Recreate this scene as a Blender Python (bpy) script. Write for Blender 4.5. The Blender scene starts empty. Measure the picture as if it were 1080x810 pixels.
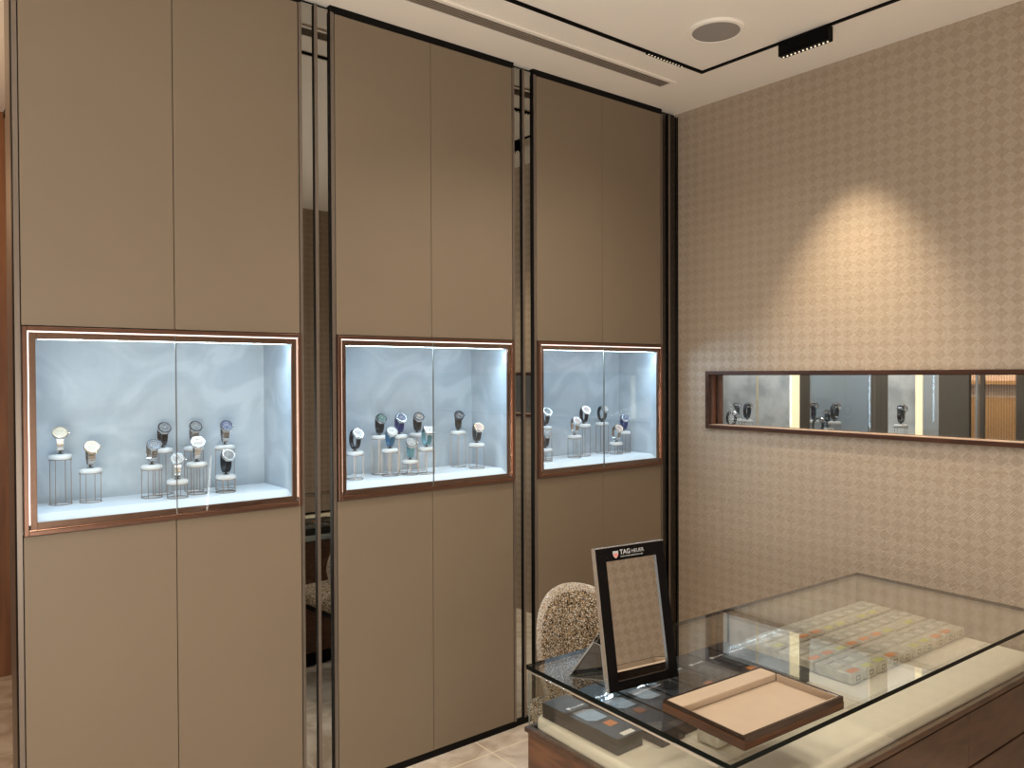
import bpy, bmesh, math, random
from mathutils import Vector, Matrix
random.seed(7)
PI = math.pi
sc = bpy.context.scene
COL = sc.collection

# ------------------------------------------------------------------ mesh helpers
class MB:
    """collects shapes; build() links them as ONE mesh object"""
    def __init__(self): self.bm = bmesh.new()
    def _new(self, before, M):
        vs = [v for v in self.bm.verts if v not in before]
        if M is not None: bmesh.ops.transform(self.bm, matrix=M, verts=vs)
    def box(self, x0, x1, y0, y1, z0, z1, bev=0.0, seg=2, M=None):
        bm = self.bm; n0 = len(bm.verts)
        r = bmesh.ops.create_cube(bm, size=1.0)
        vs = r['verts']
        T = Matrix.Translation(((x0+x1)/2, (y0+y1)/2, (z0+z1)/2)) @ Matrix.Diagonal((abs(x1-x0), abs(y1-y0), abs(z1-z0), 1))
        bmesh.ops.transform(bm, matrix=T, verts=vs)
        if bev > 0:
            es = set(e for v in vs for e in v.link_edges)
            bmesh.ops.bevel(bm, geom=list(es), offset=bev, segments=seg, affect='EDGES', profile=0.5)
        if M is not None:
            bm.verts.ensure_lookup_table()
            bmesh.ops.transform(bm, matrix=M, verts=[bm.verts[i] for i in range(n0, len(bm.verts))])
        return self
    def lathe(self, prof, n=32, M=None, cx=0, cy=0, caps=True):
        bm = self.bm; rings = []
        for (r, z) in prof:
            ring = []
            for k in range(n):
                a = 2*PI*k/n
                co = Vector((cx+r*math.cos(a), cy+r*math.sin(a), z))
                ring.append(bm.verts.new(M @ co if M is not None else co))
            rings.append(ring)
        for a, b in zip(rings, rings[1:]):
            for k in range(n):
                bm.faces.new((a[k], a[(k+1) % n], b[(k+1) % n], b[k]))
        if caps:
            if prof[0][0] > 1e-6: bm.faces.new(list(reversed(rings[0])))
            if prof[-1][0] > 1e-6: bm.faces.new(rings[-1])
        return self
    def tube(self, pts, r, n=8, closed=False):
        bm = self.bm; P = [Vector(p) for p in pts]; rings = []; m = len(P)
        up = None
        for i in range(m):
            if closed: t = (P[(i+1) % m]-P[i-1]).normalized()
            else: t = (P[min(i+1, m-1)]-P[max(i-1, 0)]).normalized()
            if up is None:
                up = Vector((0, 0, 1)) if abs(t.z) < .9 else Vector((1, 0, 0))
            a = t.cross(up).normalized(); b = t.cross(a).normalized()
            up = -b if (-b).dot(up) > 0 else b
            rings.append([bm.verts.new(P[i]+a*r*math.cos(2*PI*k/n)+b*r*math.sin(2*PI*k/n)) for k in range(n)])
        L = m if closed else m-1
        for i in range(L):
            A, B = rings[i], rings[(i+1) % m]
            for k in range(n): bm.faces.new((A[k], A[(k+1) % n], B[(k+1) % n], B[k]))
        if not closed:
            bm.faces.new(list(reversed(rings[0]))); bm.faces.new(rings[-1])
        return self
    def prism(self, poly, z0, z1, M=None):
        bm = self.bm
        def mk(x, y, z):
            co = Vector((x, y, z)); return bm.verts.new(M @ co if M is not None else co)
        a = [mk(x, y, z0) for x, y in poly]; b = [mk(x, y, z1) for x, y in poly]
        n = len(poly)
        bm.faces.new(list(reversed(a))); bm.faces.new(b)
        for k in range(n): bm.faces.new((a[k], a[(k+1) % n], b[(k+1) % n], b[k]))
        return self
    def frame(self, x0, x1, z0, z1, w, y0, y1, wb=None, wt=None, bev=0):
        """rectangular frame in an XZ plane, w = side width"""
        wb = w if wb is None else wb; wt = w if wt is None else wt
        self.box(x0, x0+w, y0, y1, z0, z1, bev); self.box(x1-w, x1, y0, y1, z0, z1, bev)
        self.box(x0+w, x1-w, y0, y1, z1-wt, z1, bev); self.box(x0+w, x1-w, y0, y1, z0, z0+wb, bev)
        return self
    def build(self, name, mat, parent=None, off=None, smooth=False):
        bm = self.bm
        bmesh.ops.recalc_face_normals(bm, faces=bm.faces)
        if off is not None: bmesh.ops.translate(bm, verts=bm.verts, vec=-Vector(off))
        me = bpy.data.meshes.new(name); bm.to_mesh(me); bm.free()
        if smooth:
            for p in me.polygons: p.use_smooth = True
            try: me.set_sharp_from_angle(angle=math.radians(40))
            except Exception: pass
        return link(name, me, mat, parent)

def link(name, me, mat, parent=None):
    o = bpy.data.objects.new(name, me)
    if mat is not None and len(me.materials) == 0: me.materials.append(mat)
    COL.objects.link(o)
    if parent is not None: o.parent = parent
    return o

def empty(name, loc, rz=0):
    o = bpy.data.objects.new(name, None); o.empty_display_size = .05
    COL.objects.link(o); o.location = loc; o.rotation_euler = (0, 0, rz)
    return o

def tag(o, label, cat, group=None):
    o['label'] = label; o['category'] = cat
    if group: o['group'] = group
    return o

def struct(o): o['kind'] = 'structure'; return o

def copy_tree(o, parent=None):
    c = o.copy(); COL.objects.link(c)
    if parent is not None: c.parent = parent
    for ch in list(o.children): copy_tree(ch, c)
    return c

def text_mesh(s, size, depth, bold=False):
    cu = bpy.data.curves.new('text', 'FONT'); cu.body = s; cu.size = size; cu.extrude = depth
    cu.align_x = 'LEFT'; cu.resolution_u = 3
    if bold: cu.offset = size*.018
    ob = bpy.data.objects.new('text', cu); COL.objects.link(ob)
    bpy.context.view_layer.update()
    dg = bpy.context.evaluated_depsgraph_get()
    me = bpy.data.meshes.new_from_object(ob.evaluated_get(dg))
    COL.objects.unlink(ob); bpy.data.objects.remove(ob); bpy.data.curves.remove(cu)
    return me

# ------------------------------------------------------------------ materials
def nt(name):
    m = bpy.data.materials.new(name); m.use_nodes = True
    t = m.node_tree
    return m, t, t.nodes['Principled BSDF'], t.nodes['Material Output']

def N(t, typ, **kw):
    n = t.nodes.new(typ)
    for k, v in kw.items(): setattr(n, k, v)
    return n

def mat(name, col, rough=.5, metal=0, var=0.0, scale=20, bump=0.0, bscale=200, spec=.5, coat=0, emit=None, es=0, stretch=None, col2=None, detail=4):
    m, t, b, out = nt(name)
    b.inputs['Roughness'].default_value = rough
    b.inputs['Metallic'].default_value = metal
    b.inputs['Specular IOR Level'].default_value = spec
    b.inputs['Coat Weight'].default_value = coat
    b.inputs['Coat Roughness'].default_value = .08
    tc = N(t, 'ShaderNodeTexCoord'); vec = tc.outputs['Object']
    if stretch:
        mp = N(t, 'ShaderNodeMapping'); mp.inputs['Scale'].default_value = stretch
        t.links.new(vec, mp.inputs['Vector']); vec = mp.outputs['Vector']
    c4 = (*col, 1)
    nz = N(t, 'ShaderNodeTexNoise'); nz.inputs['Scale'].default_value = scale; nz.inputs['Detail'].default_value = detail
    t.links.new(vec, nz.inputs['Vector'])
    mx = N(t, 'ShaderNodeMix', data_type='RGBA')
    if col2 is None:
        k = var
        mx.inputs[6].default_value = (*[c*(1-k) for c in col], 1); mx.inputs[7].default_value = (*[min(1, c*(1+k)) for c in col], 1)
        t.links.new(nz.outputs['Fac'], mx.inputs[0])
    else:
        mx.inputs[6].default_value = c4; mx.inputs[7].default_value = (*col2, 1)
        rp = N(t, 'ShaderNodeValToRGB'); rp.color_ramp.elements[0].position = .38; rp.color_ramp.elements[1].position = .64
        t.links.new(nz.outputs['Fac'], rp.inputs['Fac']); t.links.new(rp.outputs['Color'], mx.inputs[0])
    t.links.new(mx.outputs[2], b.inputs['Base Color'])
    if bump > 0:
        n2 = N(t, 'ShaderNodeTexNoise'); n2.inputs['Scale'].default_value = bscale; n2.inputs['Detail'].default_value = 3
        t.links.new(vec, n2.inputs['Vector'])
        bp = N(t, 'ShaderNodeBump'); bp.inputs['Strength'].default_value = bump; bp.inputs['Distance'].default_value = .002
        t.links.new(n2.outputs['Fac'], bp.inputs['Height']); t.links.new(bp.outputs['Normal'], b.inputs['Normal'])
    if emit is not None:
        b.inputs['Emission Color'].default_value = (*emit, 1); b.inputs['Emission Strength'].default_value = es
    return m

def pane_mat(name, tint=(.94, .97, .95), refl=(1, 1, 1), boost=0.0, ior=1.5, rough=0.0):
    m, t, b, out = nt(name)
    t.nodes.remove(b)
    tr = N(t, 'ShaderNodeBsdfTransparent'); tr.inputs['Color'].default_value = (*tint, 1)
    gl = N(t, 'ShaderNodeBsdfGlossy'); gl.inputs['Color'].default_value = (*refl, 1); gl.inputs['Roughness'].default_value = rough
    fr = N(t, 'ShaderNodeFresnel')
    # the pane does not bend light, so its inner faces use the reciprocal index
    ge = N(t, 'ShaderNodeNewGeometry'); io = N(t, 'ShaderNodeMath', operation='MULTIPLY_ADD')
    t.links.new(ge.outputs['Backfacing'], io.inputs[0]); io.inputs[1].default_value = 1/ior-ior; io.inputs[2].default_value = ior
    t.links.new(io.outputs[0], fr.inputs['IOR'])
    ad = N(t, 'ShaderNodeMath', operation='ADD', use_clamp=True); ad.inputs[1].default_value = boost
    t.links.new(fr.outputs['Fac'], ad.inputs[0])
    mx = N(t, 'ShaderNodeMixShader')
    t.links.new(ad.outputs[0], mx.inputs['Fac']); t.links.new(tr.outputs[0], mx.inputs[1]); t.links.new(gl.outputs[0], mx.inputs[2])
    t.links.new(mx.outputs[0], out.inputs['Surface'])
    return m

def mirror_mat(name, col, rough=0.0):
    return mat(name, col, rough, 1.0, spec=.5, var=.02, scale=3)

M = {}
M['panel'] = mat('taupe_leather_panel', (.202, .157, .109), .5, var=.05, scale=3, bump=.12, bscale=420, spec=.35)
M['frame_strip'] = mat('bronze_anodised', (.20, .165, .135), .38, .55, var=.04, scale=12)
M['black'] = mat('matt_black', (.004, .0035, .0035), .5, var=.2, spec=.12)
M['black_gloss'] = mat('black_gloss', (.004, .0035, .0035), .2, var=.2, spec=.12)
M['copper'] = mat('brown_copper_metal', (.165, .088, .060), .28, .7, var=.06, scale=6, stretch=(1, 1, 14))
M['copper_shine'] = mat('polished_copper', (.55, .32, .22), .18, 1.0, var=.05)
M['edge_glow'] = mat('glass_edge_glow', (.9, .85, .82), .3, emit=(1.0, .86, .80), es=1.15)  # emission puts the highlight along the glass edges into the material
M['edge_glow_dim'] = mat('glass_edge_glow_dim', (.8, .62, .52), .3, emit=(1.0, .66, .52), es=.42)  # weaker, pinkish version of the same painted edge highlight
M['tint_mirror'] = mirror_mat('smoked_mirror', (.40, .395, .37), .012)
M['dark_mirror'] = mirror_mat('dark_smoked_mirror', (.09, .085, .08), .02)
M['silver_mirror'] = mirror_mat('silver_mirror', (.86, .86, .84), 0.0)
M['ceiling'] = mat('ceiling_paint', (.88, .835, .765), .9, var=.015, scale=5)
M['vent'] = mat('vent_paint', (.30, .25, .20), .6, var=.03)
M['vent_dark'] = mat('vent_slot', (.035, .028, .022), .8, var=.1)
M['grille'] = mat('speaker_grille', (.33, .31, .29), .7, .2, var=.25, scale=900)
M['pane'] = pane_mat('clear_pane', (.97, .985, .98))
M['case_glass'] = pane_mat('case_glass', (.968, .978, .965))
M['case_top'] = pane_mat('case_top_glass', (.975, .982, .972), boost=.03, ior=1.7)
M['glass_edge'] = mat('dark_glass_edge', (.003, .005, .0045), .12, var=.1, spec=.08)
M['glass_edge_light'] = mat('polished_glass_edge', (.17, .18, .165), .35, .0, var=.05)
M['dark_wood'] = mat('walnut', (.075, .034, .017), .4, var=.0, col2=(.040, .018, .009), scale=5, stretch=(2.2, 9, 9), coat=.15)
M['wood_side'] = mat('walnut_side', (.135, .056, .026), .38, col2=(.062, .025, .011), scale=4, stretch=(6, 2.2, 14), coat=.15)
M['slot_wood'] = mat('red_walnut_frame', (.062, .026, .015), .4, col2=(.036, .015, .009), scale=4, stretch=(10, 1.5, 10), spec=.25)
M['sill_lit'] = mat('lit_sill_wood', (.52, .36, .25), .4, col2=(.42, .28, .19), scale=4, stretch=(10, 1.5, 10))  # paler than the frame: light on the sill put into the colour
M['lining_wood'] = mat('red_lining_wood', (.17, .065, .035), .4, col2=(.12, .045, .025), scale=4, stretch=(10, 10, 1.5))
M['cream'] = mat('cream_suede', (.66, .60, .48), .85, var=.05, scale=30, bump=.12, bscale=500)
M['tray_beige'] = mat('beige_suede', (.39, .30, .215), .8, var=.06, scale=25, bump=.1, bscale=500)
M['tray_wood'] = mat('tray_dark_lacquer', (.020, .010, .006), .16, var=.3, coat=.5)
M['tray_side'] = mat('tray_rosewood', (.075, .028, .011), .3, col2=(.03, .012, .005), scale=5, stretch=(2, 2, 60), coat=.3)
M['box_dark'] = mat('charcoal_card', (.012, .0125, .0125), .33, var=.15, scale=15, spec=.35)
M['box_window'] = mat('silvery_film', (.42, .48, .53), .38, .55, var=.25, scale=60)
M['box_window_dark'] = mat('dark_film', (.05, .055, .06), .1, .6, var=.25, scale=60)
M['orange'] = mat('orange_card', (.62, .21, .045), .5, var=.15, scale=60)
M['rust'] = mat('rust_card', (.30, .10, .035), .5, var=.15, scale=60)
M['yellow'] = mat('yellow_green_card', (.52, .50, .13), .5, var=.15, scale=60)
M['paper'] = mat('off_white_paper', (.75, .72, .64), .6, var=.05)
M['pack'] = mat('cream_plastic_wrap', (.52, .475, .37), .3, var=.0, col2=(.38, .345, .265), scale=45, bump=.5, bscale=70, coat=.25)
M['pack_coil'] = mat('wrapped_strap', (.42, .395, .32), .28, var=.35, scale=60, coat=.4, bump=.3, bscale=90)
M['pack_band'] = mat('pack_paper_band', (.60, .57, .48), .35, var=.2, scale=50, coat=.3)
M['pack_end'] = mat('pack_end_label', (.55, .51, .37), .4, var=.12, scale=80)
M['print_dark'] = mat('dark_print', (.06, .055, .045), .5, var=.2)
M['white_print'] = mat('white_print', (.85, .85, .84), .45, var=.02)
M['logo_grey'] = mat('logo_silver', (.42, .42, .42), .35, .3, var=.05)
M['logo_red'] = mat('logo_red', (.50, .17, .15), .4, var=.1)
M['silver_edge'] = mat('silver_edge', (.75, .74, .72), .22, .9, var=.03)
M['acrylic'] = pane_mat('smoked_acrylic', (.55, .57, .58), boost=.05)
M['acrylic_edge'] = mat('acrylic_edge', (.50, .52, .53), .2, .5, var=.05)
M['tissue'] = mat('white_cloth', (.72, .71, .74), .7, var=.05)
M['steel'] = mat('polished_steel', (.62, .61, .60), .2, 1, var=.05)
M['steel_dark'] = mat('dark_steel', (.09, .088, .092), .25, 1, var=.05)
M['gold'] = mat('pale_gold', (.72, .52, .34), .22, 1, var=.05)
M['rod'] = mat('champagne_rod', (.34, .275, .235), .35, .7, var=.05)
M['cushion'] = mat('white_cushion', (.72, .73, .73), .85, var=.02, bump=.1, bscale=800)
M['strap_black'] = mat('black_leather', (.012, .012, .015), .45, var=.2, bump=.2, bscale=900)
M['strap_navy'] = mat('navy_strap', (.02, .028, .13), .5, var=.2)
M['strap_blue'] = mat('blue_rubber_strap', (.035, .14, .26), .45, var=.1)
M['strap_sky'] = mat('sky_rubber_strap', (.12, .30, .36), .45, var=.1)
M['strap_white'] = mat('white_strap', (.75, .75, .74), .5, var=.03)
M['strap_brown'] = mat('dark_brown_leather', (.05, .022, .016), .5, var=.2)
M['dial_white'] = mat('silver_white_dial', (.55, .545, .53), .5, var=.02, spec=.2)
M['dial_cream'] = mat('cream_dial', (.62, .55, .43), .35, var=.02)
M['dial_black'] = mat('black_dial', (.015, .015, .017), .2, var=.1)
M['dial_blue'] = mat('blue_dial', (.025, .04, .12), .2, var=.1)
M['dial_grey'] = mat('grey_dial', (.16, .17, .18), .25, var=.1)
M['dial_green'] = mat('green_dial', (.05, .13, .11), .2, var=.1)
M['dial_rose'] = mat('rose_dial', (.55, .42, .37), .3, var=.05)
M['holder'] = mat('dark_holder', (.03, .03, .032), .25, var=.1)
M['chair_leg'] = mat('chair_leg_wood', (.06, .03, .018), .4, var=.15, stretch=(8, 8, 1))
M['led'] = mat('cool_led', (.9, .95, 1), .4, emit=(.80, .92, 1.0), es=5)
M['post_glow'] = mat('glowing_cream_post', (.80, .70, .48), .5, emit=(1.0, .84, .52), es=.85, var=.03)  # emission adds the brightness of a lit post; no lamp in it
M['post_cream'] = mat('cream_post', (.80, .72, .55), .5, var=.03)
M['track'] = mat('black_track', (.002, .002, .002), .6, var=.1, spec=.08)
M['lens'] = mat('warm_lens', (.8, .75, .65), .3, emit=(1, .82, .58), es=.7)
M['side_wood'] = mat('orange_brown_wood', (.27, .115, .045), .45, col2=(.19, .075, .03), scale=3, stretch=(9, 9, .8))
M['grey_wall'] = mat('grey_plaster', (.30, .285, .26), .8, var=.03)
M['peach'] = mat('peach_panel', (.72, .52, .40), .6, var=.05)
M['amber'] = mat('amber_panel', (.50, .27, .10), .5, var=.08)
M['slate'] = mat('blue_grey_panel', (.33, .39, .45), .6, var=.04, scale=4)
M['slate_light'] = mat('light_grey_panel', (.47, .50, .52), .6, var=.04, scale=4)
M['dusk'] = mat('dark_bronze_panel', (.14, .122, .10), .5, var=.1, scale=5)
M['marble_grey'] = mat('marbled_grey', (.80, .82, .83), .4, col2=(.50, .53, .55), scale=9, detail=8)

def plaster():
    m, t, b, out = nt('white_marbled_plaster')
    b.inputs['Roughness'].default_value = .75
    tc = N(t, 'ShaderNodeTexCoord')
    n1 = N(t, 'ShaderNodeTexNoise'); n1.inputs['Scale'].default_value = 5; n1.inputs['Detail'].default_value = 8; n1.inputs['Distortion'].default_value = 1.5
    t.links.new(tc.outputs['Object'], n1.inputs['Vector'])
    r = N(t, 'ShaderNodeValToRGB')
    e = r.color_ramp.elements; e[0].position = .42; e[0].color = (.42, .48, .535, 1); e[1].position = .54; e[1].color = (.475, .535, .585, 1)
    e2 = r.color_ramp.elements.new(.60); e2.color = (.52, .58, .63, 1)
    t.links.new(n1.outputs['Fac'], r.inputs['Fac']); t.links.new(r.outputs['Color'], b.inputs['Base Color'])
    return m
M['plaster'] = plaster()
M['shelf_white'] = mat('white_shelf_suede', (.70, .74, .77), .8, var=.03, scale=12)

def wallpaper():
    m, t, b, out = nt('woven_diamond_wallpaper')
    tc = N(t, 'ShaderNodeTexCoord')
    sp = N(t, 'ShaderNodeSeparateXYZ'); t.links.new(tc.outputs['Object'], sp.inputs[0])
    D = .0482
    def mth(op, a, bv=None):
        n = N(t, 'ShaderNodeMath', operation=op)
        if isinstance(a, (int, float)): n.inputs[0].default_value = a
        else: t.links.new(a, n.inputs[0])
        if bv is not None:
            if isinstance(bv, (int, float)): n.inputs[1].default_value = bv
            else: t.links.new(bv, n.inputs[1])
        return n.outputs[0]
    Y, Z = mth('MULTIPLY', mth('ADD', sp.outputs['Y'], sp.outputs['X']), .92), sp.outputs['Z']
    u = mth('DIVIDE', mth('ADD', Y, Z), D); v = mth('DIVIDE', mth('SUBTRACT', Z, Y), D)
    par = mth('FLOORED_MODULO', mth('ADD', mth('FLOOR', u), mth('FLOOR', v)), 2.0)
    # distance to the cell edges -> thin outline threads
    fu = mth('ABSOLUTE', mth('SUBTRACT', mth('FRACT', u), .5)); fv = mth('ABSOLUTE', mth('SUBTRACT', mth('FRACT', v), .5))
    ed = mth('GREATER_THAN', mth('MAXIMUM', fu, fv), .40)
    # fine weave: different thread direction in the two kinds of diamond
    w1 = N(t, 'ShaderNodeTexWave', wave_type='BANDS', bands_direction='DIAGONAL'); w1.inputs['Scale'].default_value = 55; w1.inputs['Distortion'].default_value = 2.5; w1.inputs['Detail'].default_value = 2
    t.links.new(tc.outputs['Object'], w1.inputs['Vector'])
    nz = N(t, 'ShaderNodeTexNoise'); nz.inputs['Scale'].default_value = 95; nz.inputs['Detail'].default_value = 2
    t.links.new(tc.outputs['Object'], nz.inputs['Vector'])
    big = N(t, 'ShaderNodeTexNoise'); big.inputs['Scale'].default_value = 2.2
    t.links.new(tc.outputs['Object'], big.inputs['Vector'])
    f = mth('ADD', mth('MULTIPLY', par, .15), mth('MULTIPLY', nz.outputs['Fac'], .95))
    f = mth('ADD', f, mth('MULTIPLY', w1.outputs['Fac'], .07))
    f = mth('ADD', f, mth('MULTIPLY', mth('MULTIPLY', ed, par), .12))
    mx = N(t, 'ShaderNodeMix', data_type='RGBA')
    mx.inputs[6].default_value = (.27, .212, .158, 1); mx.inputs[7].default_value = (.46, .375, .29, 1)
    t.links.new(f, mx.inputs[0]); t.links.new(mx.outputs[2], b.inputs['Base Color'])
    ro = mth('SUBTRACT', .66, mth('MULTIPLY', par, .14)); t.links.new(ro, b.inputs['Roughness'])
    t.links.new(mth('ADD', .2, mth('MULTIPLY', par, .4)), b.inputs['Specular IOR Level'])
    h = mth('ADD', mth('MULTIPLY', w1.outputs['Fac'], .2), nz.outputs['Fac'])
    bp = N(t, 'ShaderNodeBump'); bp.inputs['Strength'].default_value = .4; bp.inputs['Distance'].default_value = .003
    t.links.new(h, bp.inputs['Height']); t.links.new(bp.outputs['Normal'], b.inputs['Normal'])
    return m
M['wallpaper'] = wallpaper()

def tiles():
    m, t, b, out = nt('beige_marble_tiles')
    b.inputs['Roughness'].default_value = .22
    tc = N(t, 'ShaderNodeTexCoord')
    mp = N(t, 'ShaderNodeMapping'); mp.inputs['Location'].default_value = (1.282, .112, 0)
    t.links.new(tc.outputs['Object'], mp.inputs['Vector'])
    br = N(t, 'ShaderNodeTexBrick'); br.offset = 0; br.inputs['Scale'].default_value = 1
    br.inputs['Brick Width'].default_value = .6; br.inputs['Row Height'].default_value = .6
    br.inputs['Mortar Size'].default_value = .0035; br.inputs['Mortar Smooth'].default_value = .1
    br.inputs['Mortar'].default_value = (.90, .80, .64, 1)
    t.links.new(mp.outputs['Vector'], br.inputs['Vector'])
    n1 = N(t, 'ShaderNodeTexNoise'); n1.inputs['Scale'].default_value = 6; n1.inputs['Detail'].default_value = 9; n1.inputs['Distortion'].default_value = 1.2
    t.links.new(tc.outputs['Object'], n1.inputs['Vector'])
    r = N(t, 'ShaderNodeValToRGB'); e = r.color_ramp.elements
    e[0].position = .35; e[0].color = (.56, .455, .35, 1); e[1].position = .66; e[1].color = (.82, .74, .63, 1)
    t.links.new(n1.outputs['Fac'], r.inputs['Fac'])
    t.links.new(r.outputs['Color'], br.inputs['Color1']); t.links.new(r.outputs['Color'], br.inputs['Color2'])
    t.links.new(br.outputs['Color'], b.inputs['Base Color'])
    return m
M['tiles'] = tiles()

def tweed(name, dark, mid, light, scale=330):
    m, t, b, out = nt(name)
    b.inputs['Roughness'].default_value = .95; b.inputs['Specular IOR Level'].default_value = .15
    tc = N(t, 'ShaderNodeTexCoord')
    v = N(t, 'ShaderNodeTexVoronoi'); v.inputs['Scale'].default_value = scale
    t.links.new(tc.outputs['Object'], v.inputs['Vector'])
    sp = N(t, 'ShaderNodeSeparateColor'); t.links.new(v.outputs['Color'], sp.inputs[0])
    r = N(t, 'ShaderNodeValToRGB'); r.color_ramp.interpolation = 'CONSTANT'
    e = r.color_ramp.elements; e[0].position = 0; e[0].color = (*dark, 1); e[1].position = .26; e[1].color = (*mid, 1)
    for p, c in ((.5, light), (.72, (.40, .27, .13)), (.84, (.62, .58, .52))):
        x = e.new(p); x.color = (*c, 1)
    t.links.new(sp.outputs[0], r.inputs['Fac']); t.links.new(r.outputs['Color'], b.inputs['Base Color'])
    bp = N(t, 'ShaderNodeBump'); bp.inputs['Strength'].default_value = .6; bp.inputs['Distance'].default_value = .003
    t.links.new(v.outputs['Distance'], bp.inputs['Height']); t.links.new(bp.outputs['Normal'], b.inputs['Normal'])
    return m
M['tweed'] = tweed('tweed_upholstery', (.025, .018, .012), (.16, .115, .07), (.30, .235, .16))
M['tweed_light'] = tweed('tweed_rim', (.26, .22, .18), (.42, .37, .31), (.52, .47, .41))

def reeded():
    m = pane_mat('reeded_glass', (.80, .80, .78), boost=.03, rough=.08)
    t = m.node_tree
    gl = [n for n in t.nodes if n.type == 'BSDF_GLOSSY'][0]; fr = [n for n in t.nodes if n.type == 'FRESNEL'][0]
    tr = [n for n in t.nodes if n.type == 'BSDF_TRANSPARENT'][0]
    tc = N(t, 'ShaderNodeTexCoord'); w = N(t, 'ShaderNodeTexWave', bands_direction='Y'); w.inputs['Scale'].default_value = 28
    t.links.new(tc.outputs['Object'], w.inputs['Vector'])
    bp = N(t, 'ShaderNodeBump'); bp.inputs['Strength'].default_value = .8; bp.inputs['Distance'].default_value = .01
    t.links.new(w.outputs['Fac'], bp.inputs['Height']); t.links.new(bp.outputs['Normal'], gl.inputs['Normal']); t.links.new(bp.outputs['Normal'], fr.inputs['Normal'])
    r = N(t, 'ShaderNodeValToRGB'); r.color_ramp.elements[0].color = (.78, .78, .77, 1); r.color_ramp.elements[1].color = (.98, .98, .97, 1)
    t.links.new(w.outputs['Fac'], r.inputs['Fac']); t.links.new(r.outputs['Color'], tr.inputs['Color'])
    return m
M['reeded'] = reeded()

# ------------------------------------------------------------------ the room
H = 2.808
XL, YB, YF = -5.6, -3.25, 2.05          # left wall, wall behind the viewpoint, far wall of the side room
struct(MB().box(XL, 2.4, YB, 2.2, -.06, 0).build('floor', M['tiles']))
struct(MB().box(XL, .14, YB, 2.2, H, H+.06).build('ceiling', M['ceiling']))
SY0, SY1, SZ0, SZ1 = -.174, -2.25, 1.231, 1.509   # slot window
wr = MB()
wr.box(0, .10, YB, .3, 0, SZ0); wr.box(0, .10, YB, .3, SZ1, H); wr.box(0, .10, SY0, .3, SZ0, SZ1); wr.box(0, .10, YB, SY1, SZ0, SZ1)
struct(wr.build('wall_right', M['wallpaper']))
struct(MB().box(XL, .1, YB-.08, YB, 0, H).build('wall_back', M['wallpaper']))
struct(MB().box(XL-.08, XL, YB, 2.2, 0, H).build('wall_left', M['grey_wall']))
struct(MB().box(XL, -2.66, YF, YF+.08, 0, H).build('wall_far', M['side_wood']))
struct(MB().box(-2.665, -2.60, .29, YF, 0, H-.03).build('wall_side', M['grey_wall']))
struct(MB().box(-2.67, -2.60, .29, YF, H-.03, H).build('trim_1', M['black']))
struct(MB().box(-2.60, .10, .285, .33, 0, H).build('wall_cabinets', M['grey_wall']))

# slot window with its wooden frame and pane
w1 = struct(empty('window_1', (0, (SY0+SY1)/2, SZ0)))
wo = w1.location.copy()
mb = MB()
FW = .017
def slot_ring(mb, x0, x1, inset, w):
    y0, y1, z0, z1 = SY1+inset, SY0-inset, SZ0+inset, SZ1-inset
    mb.box(x0, x1, y0, y1, z0, z0+w, .001); mb.box(x0, x1, y0, y1, z1-w, z1, .001)
    mb.box(x0, x1, y0, y0+w, z0+w, z1-w, .001); mb.box(x0, x1, y1-w, y1, z0+w, z1-w, .001)
slot_ring(mb, -.016, .012, 0, FW)
f = mb.build('window_frame', M['slot_wood'], w1, wo)
mb = MB(); slot_ring(mb, .0125, .11, .003, .010)
mb.build('window_lining', M['lining_wood'], f, wo)
MB().box(-.012, .049, SY1+.0175, SY0-.0175, SZ0+.0172, SZ0+.0192).build('window_sill', M['sill_lit'], w1, wo)
mb = MB(); slot_ring(mb, .050, .062, .013, .007)
mb.build('pane_stop', M['slot_wood'], f, wo)
MB().box(.063, .069, SY1+.0135, SY0-.0135, SZ0+.0135, SZ1-.0135).build('pane', M['pane'], w1, wo)

# ------------------------------------------------------------------ ceiling fittings
t = tag(empty('light_track', (-.36, -.42, H)), 'black recessed L-shaped light track running round the ceiling corner', 'light track')
mb = MB()
mb.box(-5.0, -.35, -.431, -.413, H-.006, H-.0005); mb.box(-.369, -.351, -3.2, -.431, H-.006, H-.0005)
mb.build('channel', M['track'], t, t.location)
t = tag(empty('linear_spotlight', (-.36, -.91, H)), 'black multi-lens spotlight block hanging below the track near the papered wall', 'spotlight')
MB().box(-.378, -.342, -1.015, -.805, H-.062, H-.0065, .002).build('housing', M['track'], t, t.location)
for k in range(12):
    y = -.818-.0168*k
    hb = MB().lathe([(.0032, 0), (.0032, .004)], 12, Matrix.Translation((-.36, y, H-.0662)))
    hb.build('lens', M['lens'], t, t.location)
t = tag(empty('recessed_spotlight', (-.60, -.422, H)), 'flush row of tiny lenses set in the track beside the ceiling vent', 'spotlight')
MB().box(-.712, -.488, -.4315, -.4125, H-.011, H-.0062).build('housing', M['track'], t, t.location)
for k in range(12):
    MB().lathe([(.0030, 0), (.0030, .002)], 12, Matrix.Translation((-.702+.0187*k, -.422, H-.0131))).build('lens', M['lens'], t, t.location)

sx, sy = -.655, -.716
t = tag(empty('ceiling_speaker', (sx, sy, H)), 'round flush ceiling speaker with grey perforated grille and pale rim', 'speaker')
MB().lathe([(.089, -.0095), (.092, -.012), (.104, -.010), (.108, -.0005), (.089, -.0005)], 48, caps=False).build('rim', M['ceiling'], t, smooth=True)
MB().lathe([(.0, -.0115), (.05, -.0112), (.0885, -.0095), (.0885, -.001)], 48, caps=False).build('grille', M['grille'], t, smooth=True)

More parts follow.
